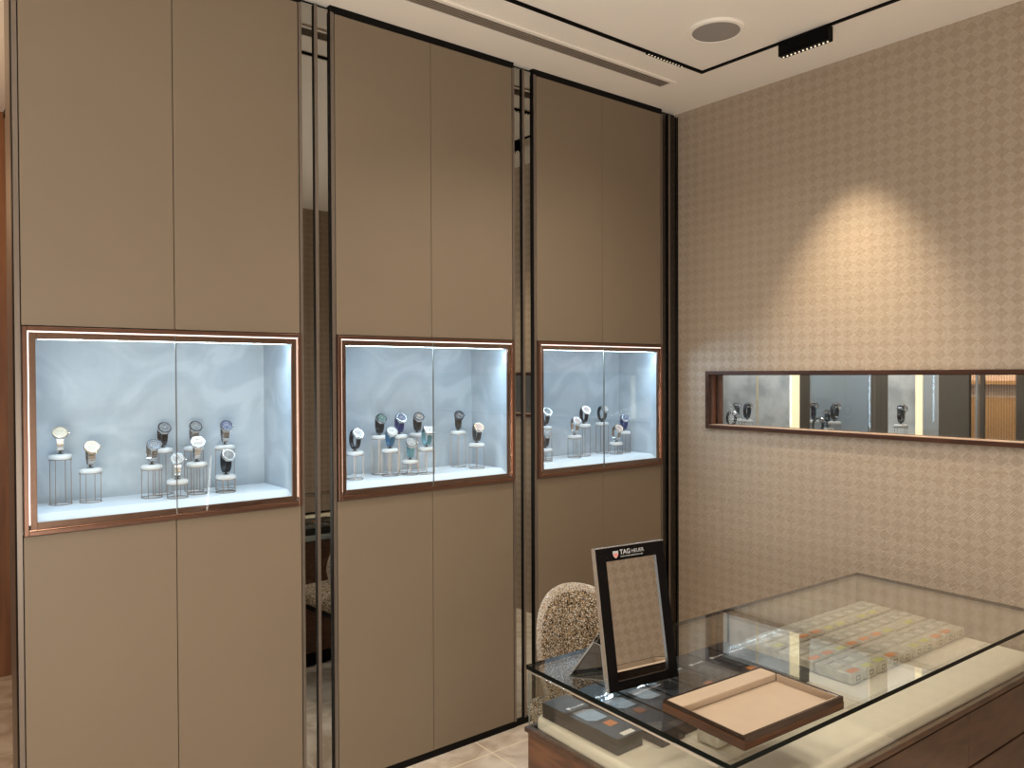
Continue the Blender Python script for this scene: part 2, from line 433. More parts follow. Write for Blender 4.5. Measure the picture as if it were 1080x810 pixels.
t = tag(empty('air_vent', (-1.2, -.225, H)), 'long slatted linear air vent in the ceiling along the cabinets', 'vent')
X0, X1, Y0, Y1 = -2.9, -.353, -.276, -.181
mb = MB()
mb.box(X0, X1, Y0, Y0+.016, H-.006, H-.0005); mb.box(X0, X1, Y1-.016, Y1, H-.006, H-.0005); mb.box(X1-.02, X1, Y0+.016, Y1-.016, H-.006, H-.0005); mb.box(X0, X0+.02, Y0+.016, Y1-.016, H-.006, H-.0005)
mb.build('vent_frame', M['ceiling'], t, t.location)
MB().box(X0+.02, X1-.02, Y0+.016, Y1-.016, H-.0025, H-.0008).build('slot_back', M['vent_dark'], t, t.location)
mb = MB()
for k in range(5):
    y = Y0+.0225+.0126*k
    mb.box(X0+.02, X1-.02, y-.0016, y+.0016, H-.006, H-.0026)
mb.build('slats', M['vent'], t, t.location)

# ------------------------------------------------------------------ display cabinets
ZT, ZB = 1.639, 1.0486
OZ0, OZ1 = 1.083, 1.604
DEPTH = .26
ZF = 1.102
def cabinet(a, b, mid, label, lit):
    cx = (a+b)/2
    t = tag(empty('display_cabinet', (cx, 0, 0)), label, 'cabinet', 'built-in watch display cabinets')
    o = t.location
    mb = MB()
    mb.box(a-.016, a-.003, 0, .028, .026, H-.026); mb.box(b+.003, b+.014, 0, .028, .026, H-.026)     # front frame strips
    mb.box(a-.003, a+.012, .028, DEPTH+.02, .026, H-.026); mb.box(b-.012, b+.003, .028, DEPTH+.02, .026, H-.026)
    mb.box(a+.012, b-.012, DEPTH+.004, DEPTH+.02, .026, H-.026)
    mb.build('carcass', M['frame_strip'], t, o)
    MB().box(a-.0185, a-.0162, .002, .026, .026, H-.026).build('side_edge', M['black'], t, o)
    MB().box(a-.016, b+.014, .004, .03, H-.026, H-.0005).build('top_reveal', M['black'], t, o)
    MB().box(a-.016, b+.014, .003, .03, .0, .026).build('plinth', M['black'], t, o)
    g = .0011
    for (x0, x1) in ((a, mid-g), (mid+g, b)):
        MB().box(x0, x1, 0, .02, ZT+.003, H-.029, .0012).build('upper_door', M['panel'], t, o)
        MB().box(x0, x1, 0, .02, .029, ZB-.003, .0012).build('lower_door', M['panel'], t, o)
    MB().box(a, b, .0205, .0275, .03, ZB-.002).build('door_backing', M['black'], t, o)
    MB().box(a, b, .0205, .0275, ZT+.002, H-.03).build('door_backing', M['black'], t, o)
    # niche: back, two sides, top, shelf
    ia, ib = a+.033, b-.031
    n = MB()
    n.box(ia-.008, ib+.008, DEPTH-.006, DEPTH, OZ0-.004, OZ1+.012)
    n.box(ia-.008, ia, .004, DEPTH-.006, OZ0-.004, OZ1+.012); n.box(ib, ib+.008, .004, DEPTH-.006, OZ0-.004, OZ1+.012)
    n.box(ia, ib, .004, DEPTH-.006, OZ1+.006, OZ1+.012)
    nn = n.build('niche', M['plaster'], t, o)
    MYZ = Matrix(((0, 0, 1, 0), (1, 0, 0, 0), (0, 1, 0, 0), (0, 0, 0, 1)))
    MB().prism([(.0045, OZ0-.003), (DEPTH-.006, OZ0-.003), (DEPTH-.006, ZF), (.040, ZF), (.0045, OZ0)], ia, ib, MYZ).build('shelf', M['shelf_white'], nn, o)
    MB().box(ia+.01, ib-.01, .012, .026, OZ1-.001, OZ1+.005).build('led_strip', M['led'], nn, o)
    # frame: outer ring, emissive line for the glass-edge highlight, inner ring
    fr = MB(); fr.frame(a, b, ZB, ZT, .012, -.013, .003, bev=.0012)
    frm = fr.build('niche_frame', M['copper'], t, o)
    MB().frame(a+.0165, b-.0155, ZB+.0165, ZT-.0165, .0168, -.004, .003, wb=.0179, wt=.0185, bev=.0008).build('inner_frame', M['copper'], frm, o)
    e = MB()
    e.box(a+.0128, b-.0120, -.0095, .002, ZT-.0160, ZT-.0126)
    e.build('highlight_edge', M['edge_glow'], frm, o)
    MB().box(a+.0128, a+.0153, -.0095, .002, ZB+.030, ZT-.0162).build('highlight_edge', M[lit[0]], frm, o)
    MB().box(b-.0145, b-.0120, -.0095, .002, ZB+.030, ZT-.0162).build('highlight_edge', M[lit[1]], frm, o)
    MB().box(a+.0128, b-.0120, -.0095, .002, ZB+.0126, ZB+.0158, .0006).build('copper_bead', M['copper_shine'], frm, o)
    for k, (x0, x1) in enumerate(((a+.0165, mid-.0009), (mid+.0009, b-.0155))):
        gd = MB().box(x0, x1, -.0100, -.0048, ZB+.0163, ZT-.0163).build('glass_door', M['pane'], t, o)
        xe = x1 if k == 0 else x0
        MB().box(xe-.0006, xe+.0006, -.0101, -.0047, ZB+.0163, ZT-.0163).build('door_edge', M['glass_edge_light'] if k == 0 else M['print_dark'], gd, o)
    # cool strip lights fixed inside the niche behind the frame; front one added
    def area(name, loc, rot, sx, sy, en):
        L = bpy.data.lights.new(name, 'AREA'); L.shape = 'RECTANGLE'; L.size = sx; L.size_y = sy; L.energy = en; L.color = (.56, .78, 1.0)
        lo = bpy.data.objects.new(name, L); COL.objects.link(lo); lo.location = loc; lo.rotation_euler = rot
        return lo
    area('niche_lamp', (cx, .030, OZ1+.002), (math.radians(14), 0, 0), ib-ia-.03, .016, NICHE)
    area('niche_lamp_side', (ib-.004, .016, (OZ0+OZ1)/2+.02), (0, math.radians(90), math.radians(-25)), .46, .012, NICHE*.3)
    area('niche_lamp_side', (ia+.004, .016, (OZ0+OZ1)/2+.02), (0, math.radians(-90), math.radians(25)), .46, .012, NICHE*.3)
    area('added_spill_strip', (cx, .0075, OZ1-.002), (math.radians(-42), 0, 0), ib-ia-.04, .010, SPILL)  # extra strip added to boost the cool spill on the right wall
    return t
NICHE = .66
SPILL = 3.0
CABS = [(-2.843, -2.022, -2.4335, 'leftmost tall taupe cabinet with a lit glass niche of nine watches', ('edge_glow', 'edge_glow_dim')),
        (-1.884, -1.080, -1.482, 'middle tall taupe cabinet whose lit niche holds blue and black strapped watches', ('edge_glow_dim', 'copper_shine')),
        (-.944, -.139, -.546, 'tall taupe cabinet next to the room corner with a lit niche of seven watches', ('edge_glow_dim', 'copper_shine'))]
for c in CABS: cabinet(*c)

def mirror_column(x0, x1, fin, label, mm='tint_mirror'):
    cx = (x0+x1)/2
    t = tag(empty('mirror_column', (cx, 0, 0)), label, 'mirror', 'smoked mirror strips between the cabinets')
    o = t.location
    MB().box(x0, x1, .030, .040, .0, H-.001).build('backing', M['black'], t, o)
    MB().box(x0+.001, fin-.001, .0125, .0295, .028, H-.016).build('mirror_strip', M[mm], t, o)
    MB().box(fin+.013, x1-.001, .0125, .0295, .028, H-.016).build('mirror_strip', M[mm], t, o)
    MB().box(fin, fin+.012, .003, .0295, .028, H-.016).build('fin', M['frame_strip'], t, o)
    MB().box(fin-.0008, fin, .004, .0122, .028, H-.016).build('fin_shade', M['black'], t, o)  # black strip stands in for the shading beside the fin
    MB().box(x1-.0005, x1, .004, .0122, .028, H-.016).build('side_edge', M['black'], t, o)
    MB().box(x0, x1, .006, .012, 0, .027).build('plinth', M['black'], t, o)
mirror_column(-2.0075, -1.9005, -1.960, 'smoked mirror strips with bronze fin between the left and middle cabinets')
mirror_column(-1.0655, -.9605, -1.020, 'smoked mirror strips with bronze fin between the middle and corner cabinets')
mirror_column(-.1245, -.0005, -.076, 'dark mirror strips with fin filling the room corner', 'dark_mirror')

# ------------------------------------------------------------------ watch stands and watches
MESH = {}
def cached(key, fn):
    if key not in MESH: MESH[key] = fn()
    return MESH[key]
def inst(name, key, mb_fn, mt, parent, smooth=False):
    """first use builds the mesh, later uses share its data"""
    k = (key, mt.name)
    if k in MESH: return link(name, MESH[k], mt, parent)
    o = mb_fn().build(name, mt, parent, smooth=smooth)
    MESH[k] = o.data
    return o

def make_stand(h, loc, label, group, name='watch_stand'):
    t = tag(empty(name, loc), label, 'display stand', group)
    R = .0315; ch = .0145
    inst('cushion', 'cush', lambda: MB().lathe([(0, 0), (R*.97, 0), (R*1.04, .003), (R*1.05, .008), (R*.98, ch-.002), (R*.8, ch), (0, ch+.0008)], 28, caps=False), M['cushion'], t, True).location = (0, 0, h-ch)
    ring = lambda: MB().tube([(R*math.cos(2*PI*k/28), R*math.sin(2*PI*k/28), 0) for k in range(28)], .0013, 6, True)
    inst('top_ring', 'ring', ring, M['rod'], t, True).location = (0, 0, h-ch-.0014)
    inst('base_ring', 'ring', ring, M['rod'], t, True).location = (0, 0, .0014)
    for k in range(4):
        a = PI/4+k*PI/2+.2
        inst('leg', ('leg', round(h, 3)), lambda: MB().tube([(0, 0, .001), (0, 0, h-ch-.001)], .0012, 6), M['rod'], t, True).location = (R*math.cos(a), R*math.sin(a), 0)
    return t

LY, LZ, LC = .0225, .0320, .0395     # strap loop radii and centre height
PHI = math.radians(38)
def loop_pt(a, k=1.0): return (-LY*k*math.cos(a), LC+LZ*k*math.sin(a))
def strap_mb(metal):
    mb = MB(); n = 22 if metal else 40
    a0, a1 = PHI+.50, PHI+2*PI-.50
    w = .0095
    if metal:
        for k in range(n):
            a = a0+(a1-a0)*(k+.5)/n
            y, z = loop_pt(a); ty, tz = LY*math.sin(a), LZ*math.cos(a)
            L = math.hypot(ty, tz); ang = math.atan2(tz, ty)
            ww = w*(1.0-.18*math.sin(PI*(k+.5)/n))
            mb.box(-ww, ww, -L*(a1-a0)/n*.47, L*(a1-a0)/n*.47, -.0016, .0016, .0006, 1, Matrix.Translation((0, y, z)) @ Matrix.Rotation(ang, 4, 'X'))
    else:
        prev = None
        for k in range(n+1):
            a = a0+(a1-a0)*k/n; ww = w*(1.0-.15*math.sin(PI*k/n))
            yo, zo = loop_pt(a, 1.05); yi, zi = loop_pt(a, .95)
            cur = [mb.bm.verts.new(c) for c in ((-ww, yo, zo), (ww, yo, zo), (ww, yi, zi), (-ww, yi, zi))]
            if prev:
                for j in range(4): mb.bm.faces.new((prev[j], prev[(j+1) % 4], cur[(j+1) % 4], cur[j]))
            else: mb.bm.faces.new(cur)
            prev = cur
        mb.bm.faces.new(prev)
    return mb
cy_, cz_ = loop_pt(PHI, 1.02)
FACE = Matrix.Translation((0, cy_, cz_)) @ Matrix.Rotation(PI/2-PHI, 4, 'X')   # local +z = dial normal
RC = .0203
def case_mb(sq=False):
    if sq: return MB().box(-RC*.95, RC*.95, -RC*.95, RC*.95, -.004, .006, .003, 3, FACE)
    mb = MB().lathe([(RC*.80, -.0045), (RC, -.0015), (RC, .004), (RC*.94, .0058), (RC*.80, .0060)], 36, FACE, caps=True)
    for s in (-1, 1):
        for q in (-1, 1): mb.box(s*.0078, s*.0112, q*.0125, q*.0205, -.003, .003, .001, 1, FACE)
    return mb
def bezel_mb(sq=False):
    if sq: return MB().box(-RC*.80, RC*.80, -RC*.80, RC*.80, .006, .0068, .0004, 1, FACE)
    return MB().lathe([(RC*.97, .0057), (RC*.93, .0072), (RC*.83, .0072), (RC*.79, .0062)], 36, FACE, caps=False)
def dial_mb(sq=False):
    if sq: return MB().box(-RC*.66, RC*.66, -RC*.66, RC*.66, .0069, .0072, 0, 1, FACE)
    return MB().lathe([(RC*.80, .0061), (RC*.80, .0066)], 36, FACE)
def marks_mb(chrono):
    mb = MB(); z0, z1 = .00665, .0072
    for k in range(12):
        mb.box(-.0005, .0005, RC*.60, RC*.73, z0, z1, 0, 1, FACE @ Matrix.Rotation(k*PI/6, 4, 'Z'))
    mb.box(-.0006, .0006, -.002, RC*.42, z1, z1+.0003, 0, 1, FACE @ Matrix.Rotation(math.radians(-55), 4, 'Z'))
    mb.box(-.0005, .0005, -.002, RC*.62, z1, z1+.0003, 0, 1, FACE @ Matrix.Rotation(math.radians(60), 4, 'Z'))
    if chrono:
        for a in (90, 210, 330):
            c = (RC*.40*math.cos(math.radians(a)), RC*.40*math.sin(math.radians(a)))
            mb.tube([FACE @ Vector((c[0]+.0038*math.cos(q*PI/8), c[1]+.0038*math.sin(q*PI/8), .0069)) for q in range(16)], .0005, 4, True)
    return mb
def holder_mb():
    mb = MB()
    mb.tube([(0, 0, -.002), (0, 0, .009)], .0032, 10)
    mb.lathe([(.009, 0), (.009, .0015), (.004, .0022)], 20)
    # open cuff inside the strap
    prev = None
    for k in range(19):
        a = math.radians(-80)+math.radians(230)*k/18
        yo, zo = loop_pt(a, .90); yi, zi = loop_pt(a, .86)
        cur = [mb.bm.verts.new(c) for c in ((-.0068, yo, zo), (.0068, yo, zo), (.0068, yi, zi), (-.0068, yi, zi))]
        if prev:
            for j in range(4): mb.bm.faces.new((prev[j], prev[(j+1) % 4], cur[(j+1) % 4], cur[j]))
        else: mb.bm.faces.new(cur)
        prev = cur
    mb.bm.faces.new(prev)
    return mb
def make_watch(loc, yaw, strap, case, bezel, dial, hands, label, group, chrono=True, sq=False, sc_=1.0):
    t = tag(empty('wristwatch', loc, yaw), label, 'watch', group)
    t.scale = (sc_, sc_, sc_)
    metal = strap in ('steel', 'gold', 'steel_dark')
    inst('strap', ('strap', metal), lambda: strap_mb(metal), M[strap], t, not metal)
    c = inst('case', ('case', sq), lambda: case_mb(sq), M[case], t, True)
    inst('bezel', ('bezel', sq), lambda: bezel_mb(sq), M[bezel], c, True)
    d = inst('dial', ('dial', sq), lambda: dial_mb(sq), M[dial], t, False)
    inst('hands', ('hands', chrono), lambda: marks_mb(chrono), M[hands], d, False)
    inst('crown', 'crown', lambda: MB().lathe([(.0026, 0), (.0028, .001), (.0026, .0036), (.0016, .004)], 14, FACE @ Matrix.Translation((RC*.98, 0, .0012)) @ Matrix.Rotation(PI/2, 4, 'Y')), M[case], c, True)
    inst('holder', 'holder', holder_mb, M['holder'], t, True)
    return t

T_, MD, LO = .155, .107, .060
G1, G2, G3 = 'watches in the left niche', 'watches in the middle niche', 'watches in the corner niche'
S1, S2, S3 = 'watch stands in the left niche', 'watch stands in the middle niche', 'watch stands in the corner niche'
# x, y, height, stand label, (strap, case, bezel, dial, hands, chrono, square), yaw, watch label
ITEMS = [
 (-2.722, .190, T_, 'tall wire stand at the far left of the left niche', ('steel', 'steel', 'gold', 'dial_cream', 'gold', False, False), -8, 'steel watch with cream dial on the tall stand at far left', S1, G1),
 (-2.641, .180, MD, 'mid-height wire stand second from the left in the left niche', ('steel', 'gold', 'gold', 'dial_cream', 'gold', False, False), 2, 'small pale-gold cased watch on second stand from left', S1, G1),
 (-2.468, .150, MD, 'mid-height stand holding a black-dial chronograph left of the glass joint', ('steel', 'steel', 'steel_dark', 'dial_black', 'dial_white', True, False), 8, 'steel chronograph with black dial on the front stand left of the joint', S1, G1),
 (-2.420, .205, T_, 'tall rear stand just left of the glass joint in the left niche', ('steel_dark', 'steel', 'steel_dark', 'dial_grey', 'dial_white', False, False), 4, 'dark steel watch on the rear tall stand just left of the joint', S1, G1),
 (-2.405, .090, LO, 'lowest stand at the glass joint in the left niche', ('steel', 'steel', 'steel', 'dial_white', 'steel_dark', True, False), -12, 'silver watch with white dial on the lowest stand by the joint', S1, G1),
 (-2.330, .135, MD, 'mid-height stand right of the glass joint, before a taller one', ('steel', 'steel', 'steel', 'dial_white', 'gold', True, False), -8, 'steel watch with white dial in front of the tall stand right of joint', S1, G1),
 (-2.318, .205, T_, 'tall rear stand right of the glass joint, behind a shorter one', ('steel', 'steel', 'steel_dark', 'dial_grey', 'dial_white', True, False), 0, 'steel watch with grey dial on the rear tall stand right of joint', S1, G1),
 (-2.222, .178, T_, 'tall stand at the right end of the left niche', ('steel', 'steel', 'steel_dark', 'dial_blue', 'dial_white', True, False), -4, 'steel watch with dark bezel on the rightmost tall stand of left niche', S1, G1),
 (-2.243, .108, LO, 'low stand in front of the rightmost tall stand of the left niche', ('strap_black', 'steel', 'steel', 'dial_grey', 'dial_white', True, False), 4, 'grey-dial watch on black strap on the low stand at right', S1, G1),
 (-1.753, .120, MD, 'mid-height stand at the left end of the middle niche', ('strap_black', 'steel', 'steel', 'dial_white', 'steel_dark', False, False), 14, 'white-dial watch on black strap at the left end of middle niche', S2, G2),
 (-1.603, .200, T_, 'leftmost of the three tall rear stands in the middle niche', ('strap_black', 'steel', 'steel_dark', 'dial_green', 'dial_white', True, False), 0, 'black-strapped watch with dark green dial on left of three rear stands', S2, G2),
 (-1.524, .180, T_, 'centre one of the three tall rear stands in the middle niche', ('strap_navy', 'steel', 'steel', 'dial_blue', 'dial_white', True, False), 0, 'navy-strapped watch with blue dial on centre rear stand', S2, G2),
 (-1.424, .205, T_, 'right one of the three tall rear stands in the middle niche', ('strap_black', 'steel', 'steel_dark', 'dial_grey', 'gold', True, False), -4, 'dark watch with grey dial on right of three rear stands', S2, G2),
 (-1.599, .125, MD, 'mid-height stand under the blue-strapped white watch', ('strap_blue', 'steel', 'dial_white', 'dial_white', 'steel_dark', False, False), 0, 'blue-strapped watch with white dial on the front stand', S2, G2),
 (-1.519, .105, LO, 'lowest stand in the middle niche, under the pale blue watch', ('strap_sky', 'steel', 'steel_dark', 'dial_grey', 'dial_white', True, False), -10, 'pale blue strapped watch with grey dial on the lowest stand', S2, G2),
 (-1.455, .085, MD, 'mid-height stand at the glass joint of the middle niche', ('strap_sky', 'steel', 'dial_white', 'dial_white', 'steel_dark', False, True), 6, 'square white watch on sky blue strap beside the glass joint', S2, G2),
 (-1.222, .200, T_, 'tall stand standing apart right of the joint in the middle niche', ('steel_dark', 'steel_dark', 'steel_dark', 'dial_black', 'dial_white', True, False), -14, 'all dark steel chronograph on the tall stand right of joint', S2, G2),
 (-1.196, .100, MD, 'mid-height stand at the right end of the middle niche', ('strap_black', 'steel', 'gold', 'dial_rose', 'steel_dark', True, False), -4, 'rose-dial watch on black strap at the right end of middle niche', S2, G2),
 (-.752, .172, T_, 'tall stand half hidden behind the left frame of the corner niche', ('strap_black', 'steel', 'steel', 'dial_black', 'dial_white', True, False), 0, 'black watch on tall stand half hidden at left of corner niche', S3, G3),
 (-.805, .110, LO, 'low stand half hidden behind the left frame of the corner niche', ('strap_black', 'steel', 'steel', 'dial_grey', 'dial_white', True, False), -6, 'black-strapped watch on low stand half hidden at left of corner niche', S3, G3),
 (-.598, .136, MD, 'mid-height stand left of the joint in the corner niche', ('steel', 'steel', 'steel', 'dial_rose', 'steel_dark', True, False), 0, 'steel watch with rosy dial on mid stand in corner niche', S3, G3),
 (-.512, .162, T_, 'tall stand left of the joint in the corner niche', ('strap_black', 'steel', 'steel', 'dial_rose', 'steel_dark', True, False), -2, 'black-strapped rosy-dial watch on tall stand left of joint', S3, G3),
 (-.350, .200, T_, 'tall stand straight behind the joint of the corner niche', ('strap_black', 'steel', 'steel', 'dial_white', 'steel_dark', False, False), 10, 'white-dial watch on black strap right behind the joint', S3, G3),
 (-.328, .125, LO, 'lowest stand right of the joint in the corner niche', ('steel', 'steel', 'gold', 'dial_rose', 'steel_dark', True, False), 2, 'small steel watch with rosy dial on the lowest stand in corner niche', S3, G3),
 (-.232, .163, MD, 'mid-height stand at the right end of the corner niche', ('strap_navy', 'steel', 'steel', 'dial_blue', 'dial_white', True, False), -12, 'navy-strapped watch at the right end of corner niche', S3, G3),
]
for (x, y, h, sl, w, yaw, wl, sg, wg) in ITEMS:
    make_stand(h, (x, y, ZF+.0003), sl, sg)
    make_watch((x, y, ZF+h+.0012), math.radians(yaw+(0 if x < -2 else -7 if x < -1 else -10)), w[0], w[1], w[2], w[3], w[4], wl, wg, w[5], w[6], 1.08)

# ------------------------------------------------------------------ glass showcase counter
TA = (-1.945, -1.128); TY = math.radians(-2.5)
TL_, TW = 1.452, .602
ZG0, ZG1 = .652, .800
ZDK = .678                       # top of the padded display deck
ctr = tag(empty('showcase_counter', (TA[0], TA[1], 0), TY), 'walnut sales counter with a glass showcase top full of boxes and packs', 'counter')
# local: x along the counter, y from 0 (cabinet side) to -TW (viewer side)
b_ = MB(); b_.box(0, TL_, -.572, -.004, .08, ZG0-.012, .002)
b_.build('cabinet_body', M['wood_side'], ctr)
MB().box(.03, TL_-.03, -.54, -.04, 0, .08).build('plinth', M['black'], ctr)
d_ = MB(); d_.frame(-.004, TL_+.004, 0, 1, 0, 0, 0) if False else None
rim = MB()
rim.box(-.006, .012, -.586, .003, ZG0-.012, ZG0, .002); rim.box(TL_-.012, TL_+.006, -.586, .003, ZG0-.012, ZG0, .002)
rim.box(.012, TL_-.012, -.586, -.570, ZG0-.012, ZG0, .002); rim.box(.012, TL_-.012, -.012, .003, ZG0-.012, ZG0, .002)
rim.build('wood_rim', M['dark_wood'], ctr)
for k in range(3):
    x0 = .01+k*(TL_-.02)/3
    d = MB().box(x0+.002, x0+(TL_-.02)/3-.002, -.5825, -.573, ZG0-.155, ZG0-.018, .002).build('drawer', M['dark_wood'], ctr)
    MB().box(x0+.002, x0+(TL_-.02)/3-.002, -.5825, -.573, .10, ZG0-.161, .002).build('door', M['dark_wood'], ctr)
deck = MB().box(.016, TL_-.016, -.562, -.016, ZG0-.011, ZDK, .010, 3)
deck.build('display_deck', M['cream'], ctr)
# display deck top is ZG0-.002
GT = .010
gt = MB().box(0, TL_, -TW, 0, ZG1-GT, ZG1).build('glass_top', M['case_top'], ctr)
e = MB()
e.box(-.0008, -.0001, -TW, 0, ZG1-GT, ZG1); e.box(TL_+.0001, TL_+.0008, -TW, 0, ZG1-GT, ZG1)
e.box(0, TL_, -TW-.0008, -TW-.0001, ZG1-GT, ZG1); e.box(0, TL_, .0001, .0008, ZG1-GT, ZG1)
e.build('dark_edge', M['glass_edge'], gt)
gz0, gz1 = ZG0+.0002, ZG1-GT-.0006
def gpane(name, x0, x1, y0, y1, edges):
    p_ = MB().box(x0, x1, y0, y1, gz0, gz1).build(name, M['case_glass'], ctr)
    mb = MB()
    for (ex, ey) in edges: mb.box(ex-.0011, ex+.0011, ey-.0011, ey+.0011, gz0, gz1)
    if edges: mb.build('polished_edge', M['glass_edge_light'], p_)
    return p_
gpane('glass_front', .004, TL_-.004, -.582, -.576, [(.0035, -.579)])
gpane('glass_side', .003, .009, -.573, -.003, [(.006, -.0022), (.006, -.574)])
gpane('glass_side', TL_-.009, TL_-.003, -.573, -.003, [(TL_-.006, -.0022)])
xj = .745
gpane('glass_back', .012, xj-.001, -.009, -.003, [])
gpane('glass_back', xj+.001, TL_-.012, -.009, -.003, [])
MB().box(xj-.0012, xj+.0012, -.0095, -.0025, gz0, gz1).build('back_joint', M['glass_edge'], ctr)
MB().box(.001, .0022, -.573, -.004, gz1-.006, gz1-.002).build('pane_highlight', M['silver_edge'], ctr)  # bright strip stands in for the highlight under the glass edge

# ------------------------------------------------------------------ black strap boxes inside the showcase
ZD = ZDK+.0004
SHIELD = [(-.5, .5), (.5, .5), (.5, .05), (.36, -.28), (0, -.58), (-.36, -.28), (-.5, .05)]
lidtext = text_mesh('TAG HEUER', .0078, .0002, True)
BW = .078; BH = .035
BOX = [(-1.884, -1.160, -1.408), (-1.7825, -1.156, -1.444), (-1.6965, -1.158, -1.436), (-1.611, -1.160, -1.434), (-1.5255, -1.162, -1.436), (-1.440, -1.165, -1.438), (-1.3545, -1.168, -1.440), (-1.269, -1.172, -1.444)]
BL = ['charcoal strap box at the left end of the showcase, orange card showing', 'charcoal strap box second from the left end, rust card showing', 'charcoal strap box third from left, below the mirror foot',
      'charcoal strap box fourth from left, beside the corner of the tray', 'charcoal strap box fifth from left, behind the beige tray', 'charcoal strap box sixth from left, behind the beige tray',
      'charcoal strap box next to last, behind the beige tray', 'charcoal strap box nearest the cream packs']
for i, (x, yb, yf) in enumerate(BOX):
    Lb = yb-yf
    t = tag(empty('strap_box', (x, yb, ZD)), BL[i], 'box', 'charcoal strap boxes in the showcase')
    w = BW/2
    MB().box(-w, w, -Lb, 0, 0, BH*.62, .001).build('body', M['box_dark'], t)
    lid = MB().box(-w-.0006, w+.0006, -Lb-.0006, .0006, BH*.62+.0004, BH, .0012).build('lid', M['box_dark'], t)
    zt = BH+.0003
    yl = -.068
    lo = MB().prism([(px*.010-.016, py*.011+yl) for px, py in SHIELD], zt, zt+.0004).build('emblem', M['white_print'], lid)
    tx = link('lettering', lidtext, M['white_print'], lid); tx.location = (-.010, yl-.003, zt)
    # cut-out window: rounded slanted shape
    wy0, wy1 = -.153, -.090
    poly = [(-.026, wy1), (.010, wy1), (.026, wy1-.014), (.026, wy0), (-.010, wy0), (-.026, wy0+.014)]
    MB().prism(poly, zt, zt+.0005).build('window_film', M['box_window'] if i in (0, 1, 2) else M['box_window_dark'], lid)
    if i in (0, 1, 4, 6):
        MB().box(-.006, .020, -.192, -.168, zt, zt+.0006).build('colour_card', M['orange'] if i in (0, 6) else M['rust'], lid)
    MB().box(-.014, .022, -Lb+.006, -Lb+.020, zt, zt+.0005).build('paper_label', M['paper'] if i == 0 else M['print_dark'], lid)

# ------------------------------------------------------------------ cream wrapped packs, three rows of ten
PW, PL, PH = .0580, .110, .030
def pack_body():
    mb = MB().box(-PW/2, PW/2, -PL/2, PL/2, 0, PH, .006, 3)
    bm = mb.bm
    return mb
def make_pack(loc, rz, tagc, label, name='strap_pack'):
    t = tag(empty(name, loc, rz), label, 'packet', 'cream wrapped strap packs in the showcase')
    inst('wrapping', 'pack', pack_body, M['pack'], t, True)
    inst('end_label', 'packend', lambda: MB().box(-.020, .022, -PL/2-.0010, -PL/2-.0003, .006, .027).box(-.030, -.026, -PL/2-.0010, -PL/2-.0003, .007, .016), M['pack_end'], t)
    inst('printed_mark', 'packmark', lambda: MB().frame(-.011, .009, .010, .023, .0022, -PL/2-.0016, -PL/2-.0011), M['print_dark'], t)
    inst('strap_coil', 'packcoil', lambda: MB().box(-.0245, .0235, -.012, .020, PH-.004, PH+.0045, .0042, 3).box(-.0225, .0225, .0245, .048, PH-.004, PH+.0035, .0036, 3), M['pack_coil'], t, True)
    inst('paper_band', 'packband', lambda: MB().box(-.012, .006, -.008, .016, PH+.0046, PH+.0054, .0003, 1), M['pack_band'], t)
    if tagc:
        inst('colour_tag', ('ptag', tagc), lambda: MB().box(-.021, .019, -PL/2+.005, -PL/2+.024, PH+.0002, PH+.0016, .0006, 1), M[tagc], t)
    return t
ROWN = ['front row', 'middle row', 'back row']
ORD = ['first', 'second', 'third', 'fourth', 'fifth', 'sixth', 'seventh', 'eighth', 'ninth', 'tenth']
TAGS = {(0, 0): 'orange', (0, 1): 'yellow', (0, 2): 'yellow', (0, 3): 'orange', (0, 5): 'yellow', (0, 6): 'yellow', (0, 7): 'orange', (0, 8): 'orange',
        (1, 0): 'orange', (1, 1): 'orange', (1, 2): 'yellow', (1, 3): 'orange', (1, 4): 'orange', (1, 5): 'orange', (1, 6): 'yellow', (1, 8): 'yellow',
        (2, 0): 'yellow', (2, 2): 'orange', (2, 3): 'orange', (2, 4): 'yellow', (2, 5): 'yellow', (2, 7): 'yellow', (2, 8): 'yellow'}
for r in range(3):
    for k in range(10):
        x = -1.143+.0648*k+[0, .008, .020][r]+random.uniform(-.001, .001)
        y = [-1.478, -1.3625, -1.2420][r]-.0026*k+random.uniform(-.0015, .0015)
        tg = TAGS.get((r, k))
        c = {'orange': ' with an orange tag', 'yellow': ' with a yellow-green tag', None: ' without coloured tag'}[tg]
        make_pack((x, y, ZD), math.radians(-2.3), tg, 'cream plastic-wrapped pack%s, %s from the left in the %s' % (c, ORD[k], ROWN[r]))
make_pack((-1.680, -1.497, ZD), math.radians(90), None, 'single cream pack lying apart near the front left, beneath the tray')

# ------------------------------------------------------------------ things standing on the glass
ZS = ZG1+.0004
# table mirror
mw, ml = .196, .311
mc = (-1.8222, -1.3953)
ma = math.radians(-8.9); tilt = math.radians(10)
mir = tag(empty('table_mirror', (mc[0], mc[1], ZS), ma), 'tilted black framed table mirror standing on the glass counter', 'mirror')
Mt = Matrix.Rotation(-tilt, 4, 'X')     # leaning back (top towards +y)
bl, br_, bt, bb = .0275, .0255, .030, .022
mb = MB()
def mbox(mb, x0, x1, y0, y1, z0, z1, bev=0): mb.box(x0, x1, y0, y1, z0, z1, bev, 2, Mt)
hw = mw/2
mbox(mb, -hw, -hw+bl, 0, .010, .003, ml); mbox(mb, hw-br_, hw, 0, .010, .003, ml)
mbox(mb, -hw+bl, hw-br_, 0, .010, ml-bt, ml); mbox(mb, -hw+bl, hw-br_, 0, .010, .003, bb)
mbox(mb, -hw, hw, .010, .013, .003, ml)
fr = mb.build('frame', M['black_gloss'], mir)
